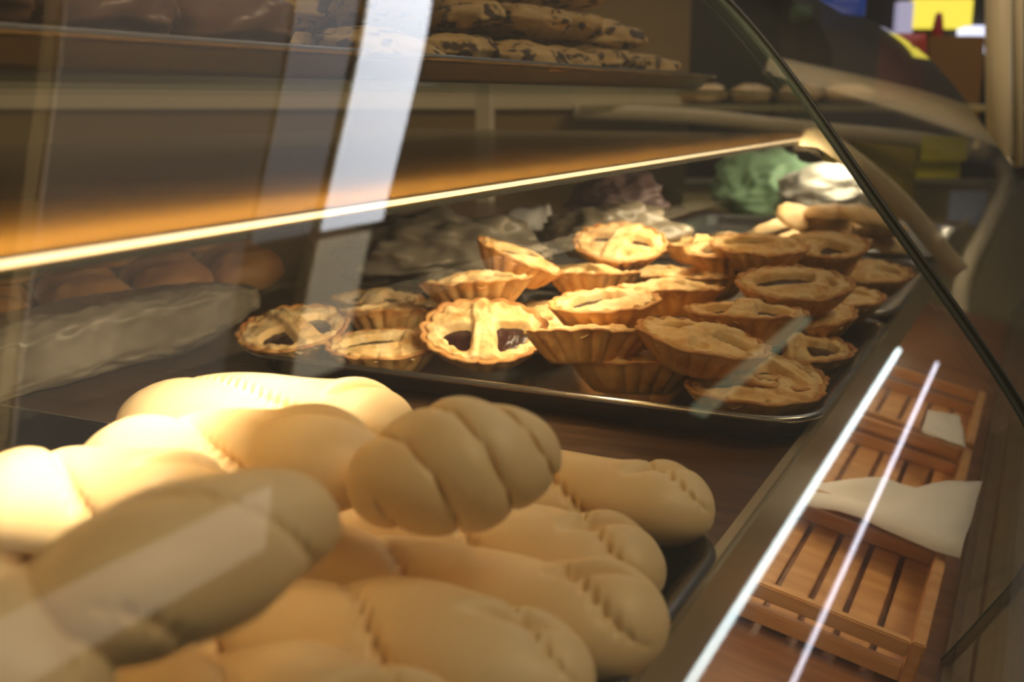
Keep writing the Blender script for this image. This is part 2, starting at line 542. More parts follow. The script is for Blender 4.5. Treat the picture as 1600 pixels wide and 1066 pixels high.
# ---------------------------------------------------------------- twisted loaves
def loaf_mesh(L, rw, rh, turns, phase, seed, bend=0.0, hump=0.0, slit=True, lobes=.20, taper=.10):
    bm = bmesh.new()
    nu, nv = 200, 112
    rng = random.Random(seed)
    k1, k2 = rng.uniform(-.1, .1), rng.uniform(0, 6)
    rows = []
    se = rng.uniform(-.3, .3)
    for i in range(nu + 1):
        t = i / nu
        s = 1 - 2 * t                              # -1..1 along the loaf
        x = -s * L / 2
        endr = 1.25 * rw / (L / 2)                 # length of the round end
        e = max(0.0, (abs(s) - (1 - endr)) / endr)
        cap = math.sqrt(max(0.0, 1 - e ** 2.2))
        R = cap * (1 + .07 * math.sin(t * 9 + k2) - taper * abs(s) * (1 - e))
        ph = phase + turns * math.pi * (t - .5) * 2
        row = []
        for j in range(nv):
            a = 2 * math.pi * j / nv
            c = math.cos(a - ph)
            fade = min(1.0, max(0.0, (1 - abs(s)) / .16))
            cc = abs(c) ** .42
            r = 1 - lobes * (.25 + .75 * fade) * (1 - cc)
            serr = math.exp(-(c / .16) ** 2) * fade
            r -= serr * .040 * (1 + 1.3 * math.sin(x * 2 * math.pi / .0043))
            r *= R
            y = math.cos(a) * r * rw
            z = math.sin(a) * r * rh
            if z < 0: z *= .82
            n = noise.noise(Vector((x * 28 + seed, y * 40, z * 40))) * .035
            y *= 1 + n; z *= 1 + n
            row.append(Vector((x, y, z)))
        rows.append(row)
    for row in rows:
        for p in row:
            if slit and p.z > 0:
                # fold slit on the top of the right-hand end
                sx, sy = p.x - (L / 2 - .024), p.y - .001
                ca, sa = math.cos(.6 + se), math.sin(.6 + se)
                u, v = sx * ca + sy * sa, -sx * sa + sy * ca
                if abs(u) < .019:
                    p.z -= .0055 * math.exp(-(v / .0022) ** 2) * (1 - (u / .019) ** 2)
                    p.z += .0016 * math.exp(-((v - .006) / .004) ** 2) * (1 - (u / .019) ** 2)
            q = p.x / (L / 2)
            p.y += bend * (1 - q * q)
            p.z += hump * (1 - q * q)
    vs = grid_surf(bm, rows, close_v=True)
    bmesh.ops.remove_doubles(bm, verts=bm.verts[:], dist=1e-5)
    return bm


def loaf(p0, z0, p1, z1, rw, rh, turns, phase, seed, label, **kw):
    a = on_z(*p0, z0); b = on_z(*p1, z1)
    d = b - a
    L = d.length + 2 * rw * .0
    bm = loaf_mesh(L, rw, rh, turns, phase, seed, **kw)
    o = link('twisted_loaf', bm, MT['dough'])
    o.location = (a + b) / 2
    o.rotation_euler = (0, -math.atan2(d.z, math.hypot(d.x, d.y)), math.atan2(d.y, d.x))
    tag(o, label, 'bread', 'twisted loaves heaped on the front tray')
    return o


# first layer on the tray, right-hand ends towards the glass
loaf((600, 770), -.168, (1118, 800), -.168, .0258, .021, 1.3, .4, 6, 'twisted loaf at the right rim, farthest from the viewer, its folded end beside empty tray', hump=.002)
loaf((520, 830), -.168, (1040, 905), -.168, .0258, .021, 1.2, 1.0, 7, 'twisted loaf second from the far side of the right-hand row')
loaf((350, 880), -.168, (1045, 990), -.168, .0258, .021, 1.3, .7, 8, 'twisted loaf third from the far side of the right-hand row', bend=-.003)
loaf((250, 985), -.165, (930, 1075), -.165, .028, .023, 1.3, .2, 9, 'twisted loaf with the deep open slit near the bottom edge of the picture')
loaf((120, 1120), -.160, (760, 1190), -.160, .028, .022, 1.2, .9, 10, 'twisted loaf lying nearest to the viewer, mostly cut off below')
# left ends, lit by the lamp
loaf((-140, 905), -.170, (330, 960), -.170, .027, .021, 1.2, .5, 12, 'low twisted loaf at the left edge, underneath the big dark loaf')
loaf((-120, 800), -.168, (330, 850), -.168, .0258, .021, 1.2, .2, 13, 'low twisted loaf showing in the gap below the brightly lit left loaf')
loaf((230, 690), -.170, (690, 730), -.170, .027, .021, 1.2, 1.1, 14, 'twisted loaf buried below the brightly lit back loaf')
# second layer
loaf((190, 655), -.138, (650, 675), -.138, .029, .020, .45, .45, 1, 'brightly lit twisted loaf at the back left with a knob at its left end', hump=.003, slit=True, lobes=.27)
loaf((138, 740), -.140, (600, 735), -.122, .028, .021, .70, .5, 2, 'lit twisted loaf in the middle whose right half bends into shadow', hump=.003, lobes=.27)
loaf((-30, 775), -.135, (400, 830), -.135, .028, .021, .75, .9, 4, 'brightly lit twisted loaf at the left edge with a serrated seam', hump=.002, lobes=.30)
# third layer
loaf((545, 775), -.118, (868, 700), -.112, .024, .022, 1.9, .3, 3, 'shaded twisted loaf on top with rows of serrated seams across it', slit=False, lobes=.17)
loaf((65, 985), -.098, (480, 800), -.108, .0215, .0185, .9, .5, 5, 'big shaded twisted loaf resting diagonally on top at front left', lobes=.12, slit=False)
loaf((-180, 1060), -.110, (165, 1085), -.110, .024, .021, 1.1, .7, 11, 'blurred shaded loaf cut off by the bottom left corner', slit=False)


# ---------------------------------------------------------------- jam tarts
def set_bake(o, fn):
    at = o.data.attributes.new('bake', 'FLOAT', 'POINT')
    for i, v in enumerate(o.data.vertices):
        at.data[i].value = max(0.0, min(1.0, fn(v.co)))


def tart_proto(kind, seed):
    """fluted shell, jam filling and a wide pastry lattice"""
    rng = random.Random(seed)
    R0, R1, HT = .0220, .039, .0185
    ov = rng.uniform(.84, .97)
    t = empty('jam_tart')
    nf = 18
    ph = rng.uniform(0, 6)

    def shell_r(a, h):
        fl = abs(math.sin(a * nf / 2 + ph)) ** .6
        rr = R0 + (R1 - R0) * h ** .8
        pin = 1 + .05 * math.cos(2 * a)
        return rr * pin * (1 - .17 * (1 - fl) * min(1, h * 3 + .2) * (1 - .62 * max(0, (h - .78) / .22))) * (1 + .012 * noise.noise(Vector((math.cos(a) * 2 + seed, math.sin(a) * 2, h * 2))))

    def rim_h(a):
        return HT * (1 + .10 * noise.noise(Vector((math.cos(a) * 2.2 + seed * 3, math.sin(a) * 2.2, 1))) + .05 * abs(math.sin(a * nf / 2 + ph)))
    n = 176
    bm = bmesh.new()
    hs = [0, .04, .14, .28, .42, .56, .7, .84, .96, 1.0]
    rows = [[Vector((math.cos(2 * math.pi * j / n), math.sin(2 * math.pi * j / n) * ov, 0)) * (R0 * .5) for j in range(n)]]
    for h in hs:
        rows.append([Vector((math.cos(a) * shell_r(a, h), math.sin(a) * shell_r(a, h) * ov, rim_h(a) * h)) for a in [2 * math.pi * j / n for j in range(n)]])
    for dr, dz in ((.0012, .0008), (.003, .0006), (.0045, -.001), (.0055, -.004)):
        rows.append([Vector((math.cos(a) * (shell_r(a, 1) - dr), math.sin(a) * (shell_r(a, 1) - dr) * ov, rim_h(a) + dz)) for a in [2 * math.pi * j / n for j in range(n)]])
    vs = grid_surf(bm, rows, close_v=True)
    bm.faces.new(vs[0][::-1])
    sh = link('shell', bm, MT['shell'], t)
    set_bake(sh, lambda c: (max(0, (c.z - HT * .80) / (HT * .3)) * .75 + .25 * noise.noise(c * 160)) * (.7 + .8 * noise.noise(c * 60 + Vector((seed, 0, 0)))))
    # filling
    bm = bmesh.new()
    rows = []
    for i in range(14):
        r = .0275 * i / 13
        rows.append([Vector((math.cos(a) * max(r, .0002), math.sin(a) * max(r, .0002) * ov, HT * .84 + .0035 * (1 - (i / 13) ** 2) + .0009 * noise.noise(Vector((math.cos(a) * r * 300 + seed, math.sin(a) * r * 300, 0))))) for a in [2 * math.pi * j / 40 for j in range(40)]])
    grid_surf(bm, rows, close_v=True)
    link('jam_filling', bm, MT['jam'], t)

    # pastry lid: bands and windows pressed out of one sheet
    a0 = rng.uniform(-.3, .3)
    if kind == 0:      bands = [(.000, a0 + 1.5, .0165, .0030), (.0095, a0, .0160, .0006)]
    elif kind == 1:    bands = [(-.013, a0, .0135, .0006), (.013, a0, .0145, .0006), (.000, a0 + 1.35, .0165, .0026)]
    elif kind == 2:    bands = [(.0185, a0, .0260, .0008), (-.0195, a0, .0200, .0006), (-.016, a0 + 1.5, .0100, .0016)]
    elif kind == 3:    bands = [(.0200, a0, .0240, .0010), (-.0190, a0 + .2, .0200, .0006), (.020, a0 + 1.6, .0160, .0018)]
    else:              bands = [(.002, a0 + 1.2, .0175, .0026), (-.002, a0, .0175, .0008)]

    def sstep(x):
        x = max(0.0, min(1.0, x)); return x * x * (3 - 2 * x)

    def lid_z(x, y, q):
        wob = Vector((x * 70 + seed * 3, y * 70, 2))
        nx, ny = .0016 * noise.noise(wob), .0016 * noise.noise(wob + Vector((9, 9, 9)))
        cov = (q - .70 + .08 * noise.noise(Vector((x * 60, y * 60, seed)))) / .10
        lift = 0.0
        for off, ang, wd, lf in bands:
            ca, sa = math.cos(ang), math.sin(ang)
            dd = (-(x + nx) * sa + (y + ny) * ca) - off
            c = (wd / 2 - abs(dd)) / .0022
            m_ = max(0, 1 - abs(c - cov) / 2.2)
            cov = max(c, cov) + m_ * m_ * .7
            lift = max(lift, lf * sstep(c * .55 + .25) * sstep((1.02 - q) * 5))
        z = HT * .96 + .0056 * max(0, 1 - q * q) + lift
        z += .0013 * noise.noise(Vector((x * 130, y * 150, seed))) + .0005 * noise.noise(Vector((x * 420, y * 420, seed)))
        return z - .0085 * (1 - sstep(cov * .55 + .45))
    bm = bmesh.new()
    nr, na = 52, 168
    rows = []
    for i in range(nr + 1):
        q = i / nr
        row = []
        for j in range(na):
            a = 2 * math.pi * j / na
            rr = (shell_r(a, 1) - .0030 + .0011 * noise.noise(Vector((math.cos(a) * 4, math.sin(a) * 4, seed + 5)))) * max(q, .004)
            x, y = math.cos(a) * rr, math.sin(a) * rr * ov
            z = lid_z(x, y, q)
            crimp = .0011 * math.sin(a * 17 + ph) * sstep((q - .80) * 5)
            z += crimp + .0016 * sstep((q - .80) * 6) * sstep((.985 - q) * 20) - .0016 * sstep((q - .965) * 28)
            row.append(Vector((x, y, z)))
        rows.append(row)
    grid_surf(bm, rows, close_v=True)
    ld = link('lattice', bm, MT['crust'], t)
    set_bake(ld, lambda c: max(0, (math.hypot(c.x, c.y / ov) / R1 - .80) * 4.0) * (.45 + 1.2 * noise.noise(c * 90 + Vector((seed, 5, 0)))) + max(0, noise.noise(c * 55 + Vector((seed, 1, 9))) - .34) * 1.8)
    return t


TF = -.192                       # tray floor relative to the eye
protos = [tart_proto(k, s) for k, s in ((0, 1), (1, 2), (2, 3), (2, 4), (0, 5))]
used = set()
tart_log = []


def tart(px, py, z, yaw, tilt, ax, pk, label, sc=1.05, f=None, group='jam tarts heaped on the steel trays'):
    """px,py = where the tart's middle shows, z = height of its base above the tray, tilt about the horizontal axis ax"""
    p = on_z(px, py, TF + z + .010)
    if pk not in used:
        used.add(pk); t = protos[pk]
    else:
        t = copy_tree(protos[pk])
    R = Matrix.Rotation(math.radians(tilt), 4, Vector((math.cos(math.radians(ax)), math.sin(math.radians(ax)), 0))) @ Matrix.Rotation(math.radians(yaw), 4, 'Z')
    c = Vector((0, 0, .010))
    t.rotation_euler = R.to_euler()
    b = p - (R @ c)
    y0, y1 = (3.38 * H, 5.25 * H) if b.y < 5.32 * H else (5.40 * H, 7.35 * H)
    mg = .043 if z < .015 else (.030 if z < .03 else .022)
    if z < .015:
        b.y = min(max(b.y, y0 + mg), y1 - mg)
    else:
        b.y = max(b.y, 3.38 * H + mg)
    b.x = min(b.x, -.585 * H - mg - .006)
    b.z = max(b.z, CZ + TF + .0005 + .034 * math.sin(math.radians(abs(tilt))))
    t.location = b
    t.scale = (sc, sc, sc)
    tag(t, label, 'tart', group)
    tart_log.append((px, py, p))
    return t


VD = 26.0   # the view heads 26 deg left of the case axis: axis VD leans a tart towards / away from the viewer
tart(757, 548, .012, 22, 28, VD, 0, 'bright lattice jam tart leaning forward at the tray front with two dark jam windows', sc=1.12)
tart(466, 552, .004, 60, 16, VD, 4, 'small tart lying in the left corner of the tray')
tart(597, 566, .001, 35, 6, VD, 2, 'tart at the tray front between the corner tart and the bright lattice tart')
tart(565, 512, .014, 80, -10, VD, 3, 'fluted tart raised at the left end behind the front row')
tart(745, 470, .036, 10, -8, VD + 30, 1, 'tart above and behind the bright lattice tart with a sloping golden crust')
tart(806, 432, .044, 75, 24, VD + 90, 2, 'tart standing up on edge at the top of the heap left of centre')
tart(922, 562, .020, 40, -14, VD, 3, 'pale fluted tart side-on right of the bright lattice tart')
tart(985, 615, .001, 15, -12, VD - 10, 1, 'low fluted tart side-on touching the front rim in the middle')
tart(1098, 583, .006, 50, 5, VD, 2, 'tart in front right with one long dark oval jam gap')
tart(1150, 640, .001, 20, 3, VD, 3, 'tart nearest the rounded right corner of the tray with star-shaped gap')
tart(945, 492, .036, 60, 3, VD - 20, 3, 'large tart on top in the centre with fluted side and small jam gap')
tart(1140, 515, .034, 0, -3, VD, 4, 'shaded fluted tart on top right of centre')
tart(1030, 560, .024, 10, 10, VD + 60, 1, 'tart mostly hidden in the dark gap at the middle of the heap')
tart(620, 488, .004, 10, 0, VD, 0, 'tart lying flat behind the raised left tart')
tart(830, 522, .010, 35, 10, VD + 80, 2, 'tart tucked behind the right shoulder of the bright lattice tart')
tart(1232, 575, .006, 15, 6, VD, 0, 'dim tart behind the right corner, seen through streaked glass')
tart(1212, 632, .001, 70, 12, VD + 70, 0, 'dim tart leaning on the corner tart by the right rim')
tart(1215, 470, .045, 30, 12, VD, 2, 'shaded tart high on the right with two thin jam gaps')
tart(1275, 530, .016, 80, 5, VD, 3, 'dim tart low beside the right tray wall')
tart(1300, 480, .018, 30, 4, VD, 1, 'dim tart behind the low one beside the right tray wall')
tart(1045, 470, .030, 5, -6, VD, 1, 'golden tart behind the large centre tart')
tart(900, 462, .022, 50, -8, VD, 0, 'side-on orange tart behind the centre left')
tart(700, 500, .004, 50, 4, VD, 4, 'tart under the heap behind the bright lattice tart')
tart(860, 510, .004, 10, 4, VD, 1, 'tart under the heap between the pale side-on tart and the bright one')
tart(1060, 545, .002, 70, 4, VD, 2, 'tart under the shaded fluted tart')
tart(1180, 560, .004, 20, 4, VD, 4, 'tart low under the shaded right side of the heap')
# farther tray
tart(968, 402, .044, 30, 22, VD, 1, 'lit lattice tart at the top of the farther heap')
tart(1095, 395, .030, 10, 0, VD, 4, 'small lit tart behind the farther heap top')
tart(1140, 418, .040, 55, 5, VD, 3, 'shaded tart with a long crust on the farther heap')
tart(1185, 400, .052, 15, 8, VD, 2, 'topmost shaded tart of the farther heap with a jam spot')
tart(1100, 448, .022, 35, -4, VD, 0, 'tart in the middle of the farther heap showing a jam gap')
tart(1290, 412, .040, 80, 10, VD, 4, 'blurred tart on the right of the farther heap')
tart(1350, 440, .022, 20, 8, VD, 1, 'blurred tart beside the glass on the farther tray')
tart(900, 440, .008, 0, -4, VD, 2, 'orange tart low at the left of the farther tray')
tart(985, 440, .006, 40, 0, VD, 3, 'tart under the lit lattice tart of the farther tray')
tart(1240, 440, .012, 70, 0, VD, 0, 'tart under the right side of the farther heap')
tart(1200, 395, .010, 30, 0, VD, 1, 'tart low at the back of the farther tray')

# settle the heap: a tart that cuts into one in front of it slides back from it
from mathutils.bvhtree import BVHTree
bpy.context.view_layer.update()
tl = [o for o in C.objects if o.type == 'EMPTY' and o.name.startswith('jam_tart')]
raw = {}


def tart_tree(t):
    vs, fs = [], []
    M = Matrix.LocRotScale(t.location, t.rotation_euler, t.scale)
    for ch in t.children:
        if ch.name.startswith('jam'): continue
        me = ch.data
        if me.name not in raw:
            raw[me.name] = ([v.co.copy() for v in me.vertices], [tuple(p.vertices) for p in me.polygons])
        v, f = raw[me.name]
        n0 = len(vs)
        vs += [M @ q for q in v]
        fs += [tuple(i + n0 for i in g) for g in f]
    return BVHTree.FromPolygons(vs, fs)


tl.sort(key=lambda o: o.location.y)
trees = {o.name: tart_tree(o) for o in tl}
moved = {o.name: 0.0 for o in tl}
for it in range(10):
    hits = 0
    for i, a in enumerate(tl):
        for b in tl[i + 1:]:
            d = b.location - a.location
            if d.length > .10 or not trees[a.name].overlap(trees[b.name]): continue
            hits += 1
            n_ = len(trees[a.name].overlap(trees[b.name]))
            dz = abs(d.z)
            up = .0025 if dz > .012 else 0.0
            hi_, lo_ = (b, a) if d.z >= 0 else (a, b)
            st = Vector((d.x, d.y, 0))
            st = st.normalized() * .0025 if st.length > 1e-4 else Vector((0, .0025, 0))
            if moved[hi_.name] < .0055 and up:
                hi_.location.z += up; moved[hi_.name] += up
                trees[hi_.name] = tart_tree(hi_)
            elif moved[b.name] < .03:
                st.y = abs(st.y)
                q = b.location + st
                q.x = min(q.x, -.585 * H - .045)
                b.location = q; moved[b.name] += .0025
                trees[b.name] = tart_tree(b)
    if not hits: break
print('TART HITS LEFT', hits)

# ---------------------------------------------------------------- pale biscuits in the far tray
rng = random.Random(4)
bm = bmesh.new(); blob(bm, (0, 0, .012), (.034, .024, .012), amp=.2, seed=2, sub=3)
bis = link('pale_biscuit', bm, MT['biscuit'])
first = True
bl = [(1190, 372, .002), (1240, 372, .002), (1300, 375, .002), (1360, 380, .004), (1215, 358, .02), (1265, 352, .025), (1330, 352, .03), (1375, 362, .03), (1240, 338, .045), (1300, 335, .05), (1350, 340, .05), (1290, 345, .04), (1140, 378, .002), (1395, 385, .01)]
for i, (x, y, z) in enumerate(bl):
    p = on_z(x, y, TF + z + .012)
    if p.y > 9.3 * H: p = p * 1.0
    o = bis if first else bis.copy()
    if not first: C.objects.link(o)
    first = False
    o.location = p - Vector((0, 0, .012))
    o.rotation_euler = (rng.uniform(-.3, .3), rng.uniform(-.3, .3), rng.uniform(0, 3))
    tag(o, 'pale lumpy biscuit in the blurred pile on the far tray', 'biscuit', 'pale biscuits piled on the far tray')

# ---------------------------------------------------------------- upper shelf: dark pastries and chip cookies
TU = UZ + .003
bm = bmesh.new(); blob(bm, (0, 0, .022), (.041, .037, .023), amp=.22, freq=1.6, seed=5, sub=4)
dk = link('dark_pastry', bm, MT['darkroll'])
k = 0
for i in range(3):
    for j in range(7):
        x, y = -2.22 * H - i * .080, j * .083 - .04
        o = dk if k == 0 else dk.copy()
        if k: C.objects.link(o)
        k += 1
        o.location = (x + rng.uniform(-.006, .006), y, TU + .001)
        o.rotation_euler = (0, rng.uniform(-.1, .1), rng.uniform(-.25, .25))
        tag(o, 'dark brown lumpy pastry in the row on the upper left tray', 'pastry', 'dark pastries on the upper tray')
bm = bmesh.new(); blob(bm, (0, 0, .014), (.043, .036, .015), amp=.22, freq=2.0, seed=8, sub=4)
ck = link('chip_cookie', bm, MT['cookie'])
k = 0
for lay in range(3):
    for i in range(3):
        for j in range(6 - lay):
            x = -2.18 * H - i * .085 - lay * .012
            y = 3.42 * H + j * .090 + lay * .035
            o = ck if k == 0 else ck.copy()
            if k: C.objects.link(o)
            k += 1
            o.location = (x + rng.uniform(-.008, .008), y, TU + .002 + lay * .030)
            o.rotation_euler = (rng.uniform(-.15, .15), rng.uniform(-.15, .15), rng.uniform(0, 6))
            tag(o, 'chocolate chip cookie heaped on the upper middle tray', 'cookie', 'chip cookies on the upper tray')

# ---------------------------------------------------------------- things on the deck behind the trays
# long package in grey film
bm = bmesh.new()
rows = []
for i in range(160):
    t = i / 159
    y = 1.0 * H + t * 3.15 * H
    sc = min(1, math.sin(max(.02, min(t, 1 - t)) * math.pi * 2.2) if min(t, 1 - t) < .227 else 1) ** .4
    rows.append([Vector((-.608 + math.copysign(abs(math.cos(a)) ** .5, math.cos(a)) * .033 * sc * (1 + .1 * noise.noise(Vector((t * 9, a, 0))) + .07 * noise.noise(Vector((t * 34, a * 4, 0)))), y,
                         DZ + .0290 + math.copysign(abs(math.sin(a)) ** .55, math.sin(a)) * .0245 * sc * (1 + .18 * noise.noise(Vector((t * 8, a * 1.3, 5))) + .12 * abs(noise.noise(Vector((t * 30, a * 4, 5))))))) for a in [2 * math.pi * j / 96 for j in range(96)]])
vs = grid_surf(bm, rows, close_v=True); bm.faces.new(vs[0]); bm.faces.new(vs[-1][::-1])
o = centre(link('wrapped_package', bm, MT['greyfilm'])); tag(o, 'long package in crumpled grey plastic film on the deck at the left', 'package')

# rolls in a clear bag behind the package
bm = bmesh.new(); blob(bm, (0, 0, .026), (.045, .028, .025), amp=.12, seed=11, sub=4)
rl = link('bread_roll', bm, MT['roll'])
k = 0
rolls = [(cx, .33 + .098 * q + .02 * l + (.045 if cx < -.72 else 0), l) for l in (0, 1) for cx in (-.686, -.744) for q in range(6 - l)]
for x, y, l in rolls:
    o = rl if k == 0 else rl.copy()
    if k: C.objects.link(o)
    k += 1
    o.location = (x + rng.uniform(-.003, .003), y, DZ + .006 + l * .047)
    o.rotation_euler = (rng.uniform(-.1, .1), 0, rng.uniform(-.2, .2) + 1.57)
    tag(o, 'orange-brown bread roll inside the clear bag at the left', 'bread roll', 'rolls in the clear bag')
bm = bmesh.new()
rows = []
for i in range(50):
    t = i / 49
    y = .19 + t * .76
    e = min(1, (min(t, 1 - t) * 6)) ** .5 + .02
    rows.append([Vector((-.714 + math.copysign(abs(math.cos(a)) ** .6, math.cos(a)) * .070 * e * (1 + .05 * noise.noise(Vector((t * 14, a * 2, 0)))), y,
                         DZ + .060 * e + .001 + math.copysign(abs(math.sin(a)) ** .6, math.sin(a)) * .057 * e * (1 + .10 * noise.noise(Vector((t * 12, a * 2, 5)))))) for a in [2 * math.pi * j / 48 for j in range(48)]])
vs = grid_surf(bm, rows, close_v=True); bm.faces.new(vs[0]); bm.faces.new(vs[-1][::-1])
o = centre(link('plastic_bag', bm, MT['clear'])); tag(o, 'clear plastic bag full of brown rolls behind the grey package', 'bag')
# white parcels in film farther back
def lump(name, px, py, z, size, m, label, cat, rz=0.0, amp=.3, freq=1.8, seed=1, sub=5, f=None):
    bm = bmesh.new()
    blob(bm, (0, 0, size[2] * .7), size, amp=amp, freq=freq, seed=seed, sub=sub, squash=.7)
    o = link(name, bm, m)
    p = on_z(px, py, z) if f is None else at_f(px, py, f)
    o.location = p - Vector((0, 0, size[2] * .7))
    o.rotation_euler = (0, 0, rz)
    tag(o, label, cat)
    return o


lump('plastic_parcel', 690, 400, -.150, (.10, .07, .040), MT['greyfilm'], 'lumpy parcel wrapped in shiny film behind the tart tray', 'parcel', .5, .35, 2.4, 21)
lump('plastic_parcel', 955, 372, -.140, (.07, .05, .034), MT['greyfilm'], 'second film parcel behind the white paper corner', 'parcel', .3, .3, 2.2, 22)
lump('mauve_bag', 965, 312, -.125, (.06, .06, .035), mat('mauve_plastic', (.20, .13, .13), .35), 'dark mauve bag far behind the tarts under the shelf', 'bag', .2, .3, 2, 23)
lump('green_bag', 1200, 300, 0, (.085, .05, .060), MT['green'], 'pale green plastic bag at the far end of the case', 'bag', .2, .3, 2, 24, f=1.75)
lump('white_bag', 1300, 300, 0, (.075, .05, .040), MT['whitebag'], 'crumpled white paper bag brightly lit above the far biscuits', 'bag', .4, .3, 2, 25, f=1.62)


def sheet(name, pts, m, label, cat, thick=.0006, sub=8, wav=.004, seed=0):
    """thin curved sheet spanned between four corner points"""
    a, b, c, d = [Vector(p) for p in pts]
    bm = bmesh.new()
    n = (b - a).cross(d - a).normalized()
    rows = []
    for i in range(sub + 1):
        u = i / sub
        rows.append([(a.lerp(b, u)).lerp(d.lerp(c, u), v) + n * wav * noise.noise(Vector((u * 3 + seed, v * 3, 0))) * 2 for v in [j / sub for j in range(sub + 1)]])
    grid_surf(bm, rows)
    o = link(name, bm, m)
    centre(o)
    md = o.modifiers.new('thickness', 'SOLIDIFY'); md.thickness = thick
    if label: tag(o, label, cat)
    return o


wp = sheet('paper_sheet', [at_f(745, 372, 1.17), at_f(872, 395, 1.17), at_f(858, 318, 1.26), at_f(800, 325, 1.26)], MT['paper'], 'white paper corner with a blue mark sticking up behind the tarts', 'paper', wav=.004)
bm = bmesh.new(); box(bm, (0, 0, 0), (.014, .001, .008), bev=.0004, M=Matrix.Translation(at_f(842, 366, 1.185)) @ Matrix.Rotation(YAW, 4, 'Z'))
o = link('blue_mark', bm, MT['blueink'])
o.parent = wp; o.data.transform(Matrix.Translation(-wp.location)); o['label'] = 'small blue printed mark'

# ---------------------------------------------------------------- wooden crates in the well
def crate(y0, y1, label):
    x0, x1 = -1.38 * H, -.25 * H
    sl = math.atan2(wz1 - wz0, 1.44 * H)
    z_of = lambda x: wz0 + (x + 1.6 * H) / (1.44 * H) * (wz1 - wz0 - .02) + .02
    t = empty('wooden_crate', ((x0 + x1) / 2, (y0 + y1) / 2, z_of((x0 + x1) / 2) + .0015), (0, -sl, 0))
    t.rotation_euler = (0, -math.atan2(wz1 - wz0 - .02, 1.44 * H), 0)
    tag(t, label, 'crate', 'slatted wooden crates in the lower well')
    lx, ly = (x1 - x0), (y1 - y0)
    hh = .034
    for sx in (-1, 1):
        bm = bmesh.new(); box(bm, (sx * (lx / 2 - .004), 0, hh / 2), (.008, ly, hh), bev=.001); link('side_board', bm, MT['cratewood'], t, False)
    for sy in (-1, 1):
        for kz in (0.30, .80):
            bm = bmesh.new(); box(bm, (0, sy * (ly / 2 - .0035), hh * kz), (lx - .017, .007, hh * .32), bev=.001); link('end_rail', bm, MT['cratewood'], t, False)
    ns = 8
    for i in range(ns):
        bm = bmesh.new(); box(bm, (-lx / 2 + .016 + (lx - .032) * i / (ns - 1), 0, .003), ((lx - .032) / (ns - 1) - .0045, ly - .015, .004), bev=.0008); link('slat', bm, MT['cratewood'], t, False)
    return t


crate(3.70 * H, 4.82 * H, 'orange wooden crate with bare slats showing, nearest the viewer in the lower well')
crate(4.92 * H, 6.10 * H, 'wooden crate lined with a sheet of white paper')
crate(6.20 * H, 7.40 * H, 'farthest wooden crate in the lower well')
pz = lambda x, y, k: on_z(x, y, k * H)
sheet('paper_sheet', [pz(1205, 762, -1.72), pz(1500, 872, -1.80), pz(1535, 752, -1.72), pz(1330, 752, -1.70)], MT['paper'], 'large white paper sheet draped over the middle wooden crate', 'paper', wav=.006, seed=4)
sheet('paper_sheet', [pz(1440, 675, -1.70), pz(1510, 700, -1.72), pz(1500, 650, -1.7), pz(1450, 640, -1.68)], MT['paper'], 'small white paper scrap on the farthest crate', 'paper', wav=.003, seed=6)

# ---------------------------------------------------------------- far cabinet and what stands in it
fc = empty('far_cabinet', (at_f(1300, 300, 2.3).x, at_f(1300, 300, 2.3).y, 0))
tag(fc, 'second glass cabinet with beige frame beyond the end of the case', 'cabinet')


def fpart(name, bm, m, smooth=False):
    o = link(name, bm, m, fc, smooth)
    o.data.transform(Matrix.Translation(-fc.location))
    return o


bm = bmesh.new(); tube(bm, cr([at_f(898, 174, 2.35), at_f(1080, 182, 2.3), at_f(1250, 200, 2.25), at_f(1400, 214, 2.2), at_f(1500, 228, 2.16), at_f(1545, 240, 2.15)], 6), .016, 10, sx=.6); fpart('frame_rail', bm, MT['beige'], True)
bm = bmesh.new(); tube(bm, [at_f(1560, -200, 2.15), at_f(1560, 100, 2.15), at_f(1562, 245, 2.15)], .024, 12); fpart('frame_post', bm, MT['beige'], True)
bm = bmesh.new(); tube(bm, [at_f(1592, -200, 2.3), at_f(1592, 260, 2.3)], .010, 12); fpart('frame_post', bm, MT['beige'], True)
bm = bmesh.new(); tube(bm, cr([at_f(1562, 240, 2.15), at_f(1572, 285, 2.1), at_f(1545, 350, 2.0), at_f(1515, 410, 1.9), at_f(1500, 470, 1.85), at_f(1505, 540, 1.8)], 6), .015, 10); fpart('frame_post', bm, MT['beige'], True)
p = at_f(1230, 168, 2.5)
bm = bmesh.new(); box(bm, (0, 0, 0), (.95, .35, .012), M=Matrix.Translation(p) @ Matrix.Rotation(YAW, 4, 'Z')); fpart('cabinet_shelf', bm, MT['base'])
bm = bmesh.new()
p2 = at_f(1330, 420, 2.6); box(bm, (0, 0, 0), (.9, .5, .9), M=Matrix.Translation((p2.x, p2.y, .45)) @ Matrix.Rotation(YAW, 4, 'Z')); fpart('cabinet_base', bm, MT['base'])

bm = bmesh.new(); blob(bm, (0, 0, .02), (.055, .04, .025), amp=.2, seed=31, sub=3)
pa = link('pale_pastry', bm, MT['biscuit'])
for i, x in enumerate(range(1095, 1360, 78)):
    o = pa if i == 0 else pa.copy()
    if i: C.objects.link(o)
    q = at_f(x, 150, 2.45); o.location = (q.x, q.y, p.z + .007); o.rotation_euler = (0, 0, i * 1.3)
    tag(o, 'pale pastry in the blurred row on the far cabinet shelf', 'pastry', 'pastries on the far cabinet shelf')


def standbox(name, x0, x1, y0, y1, f, m, label, cat, thick=.03, bev=.003):
    o = facing(f, x0, x1, y0, y1, m, name, thick, bev=bev)
    tag(o, label, cat)
    return o


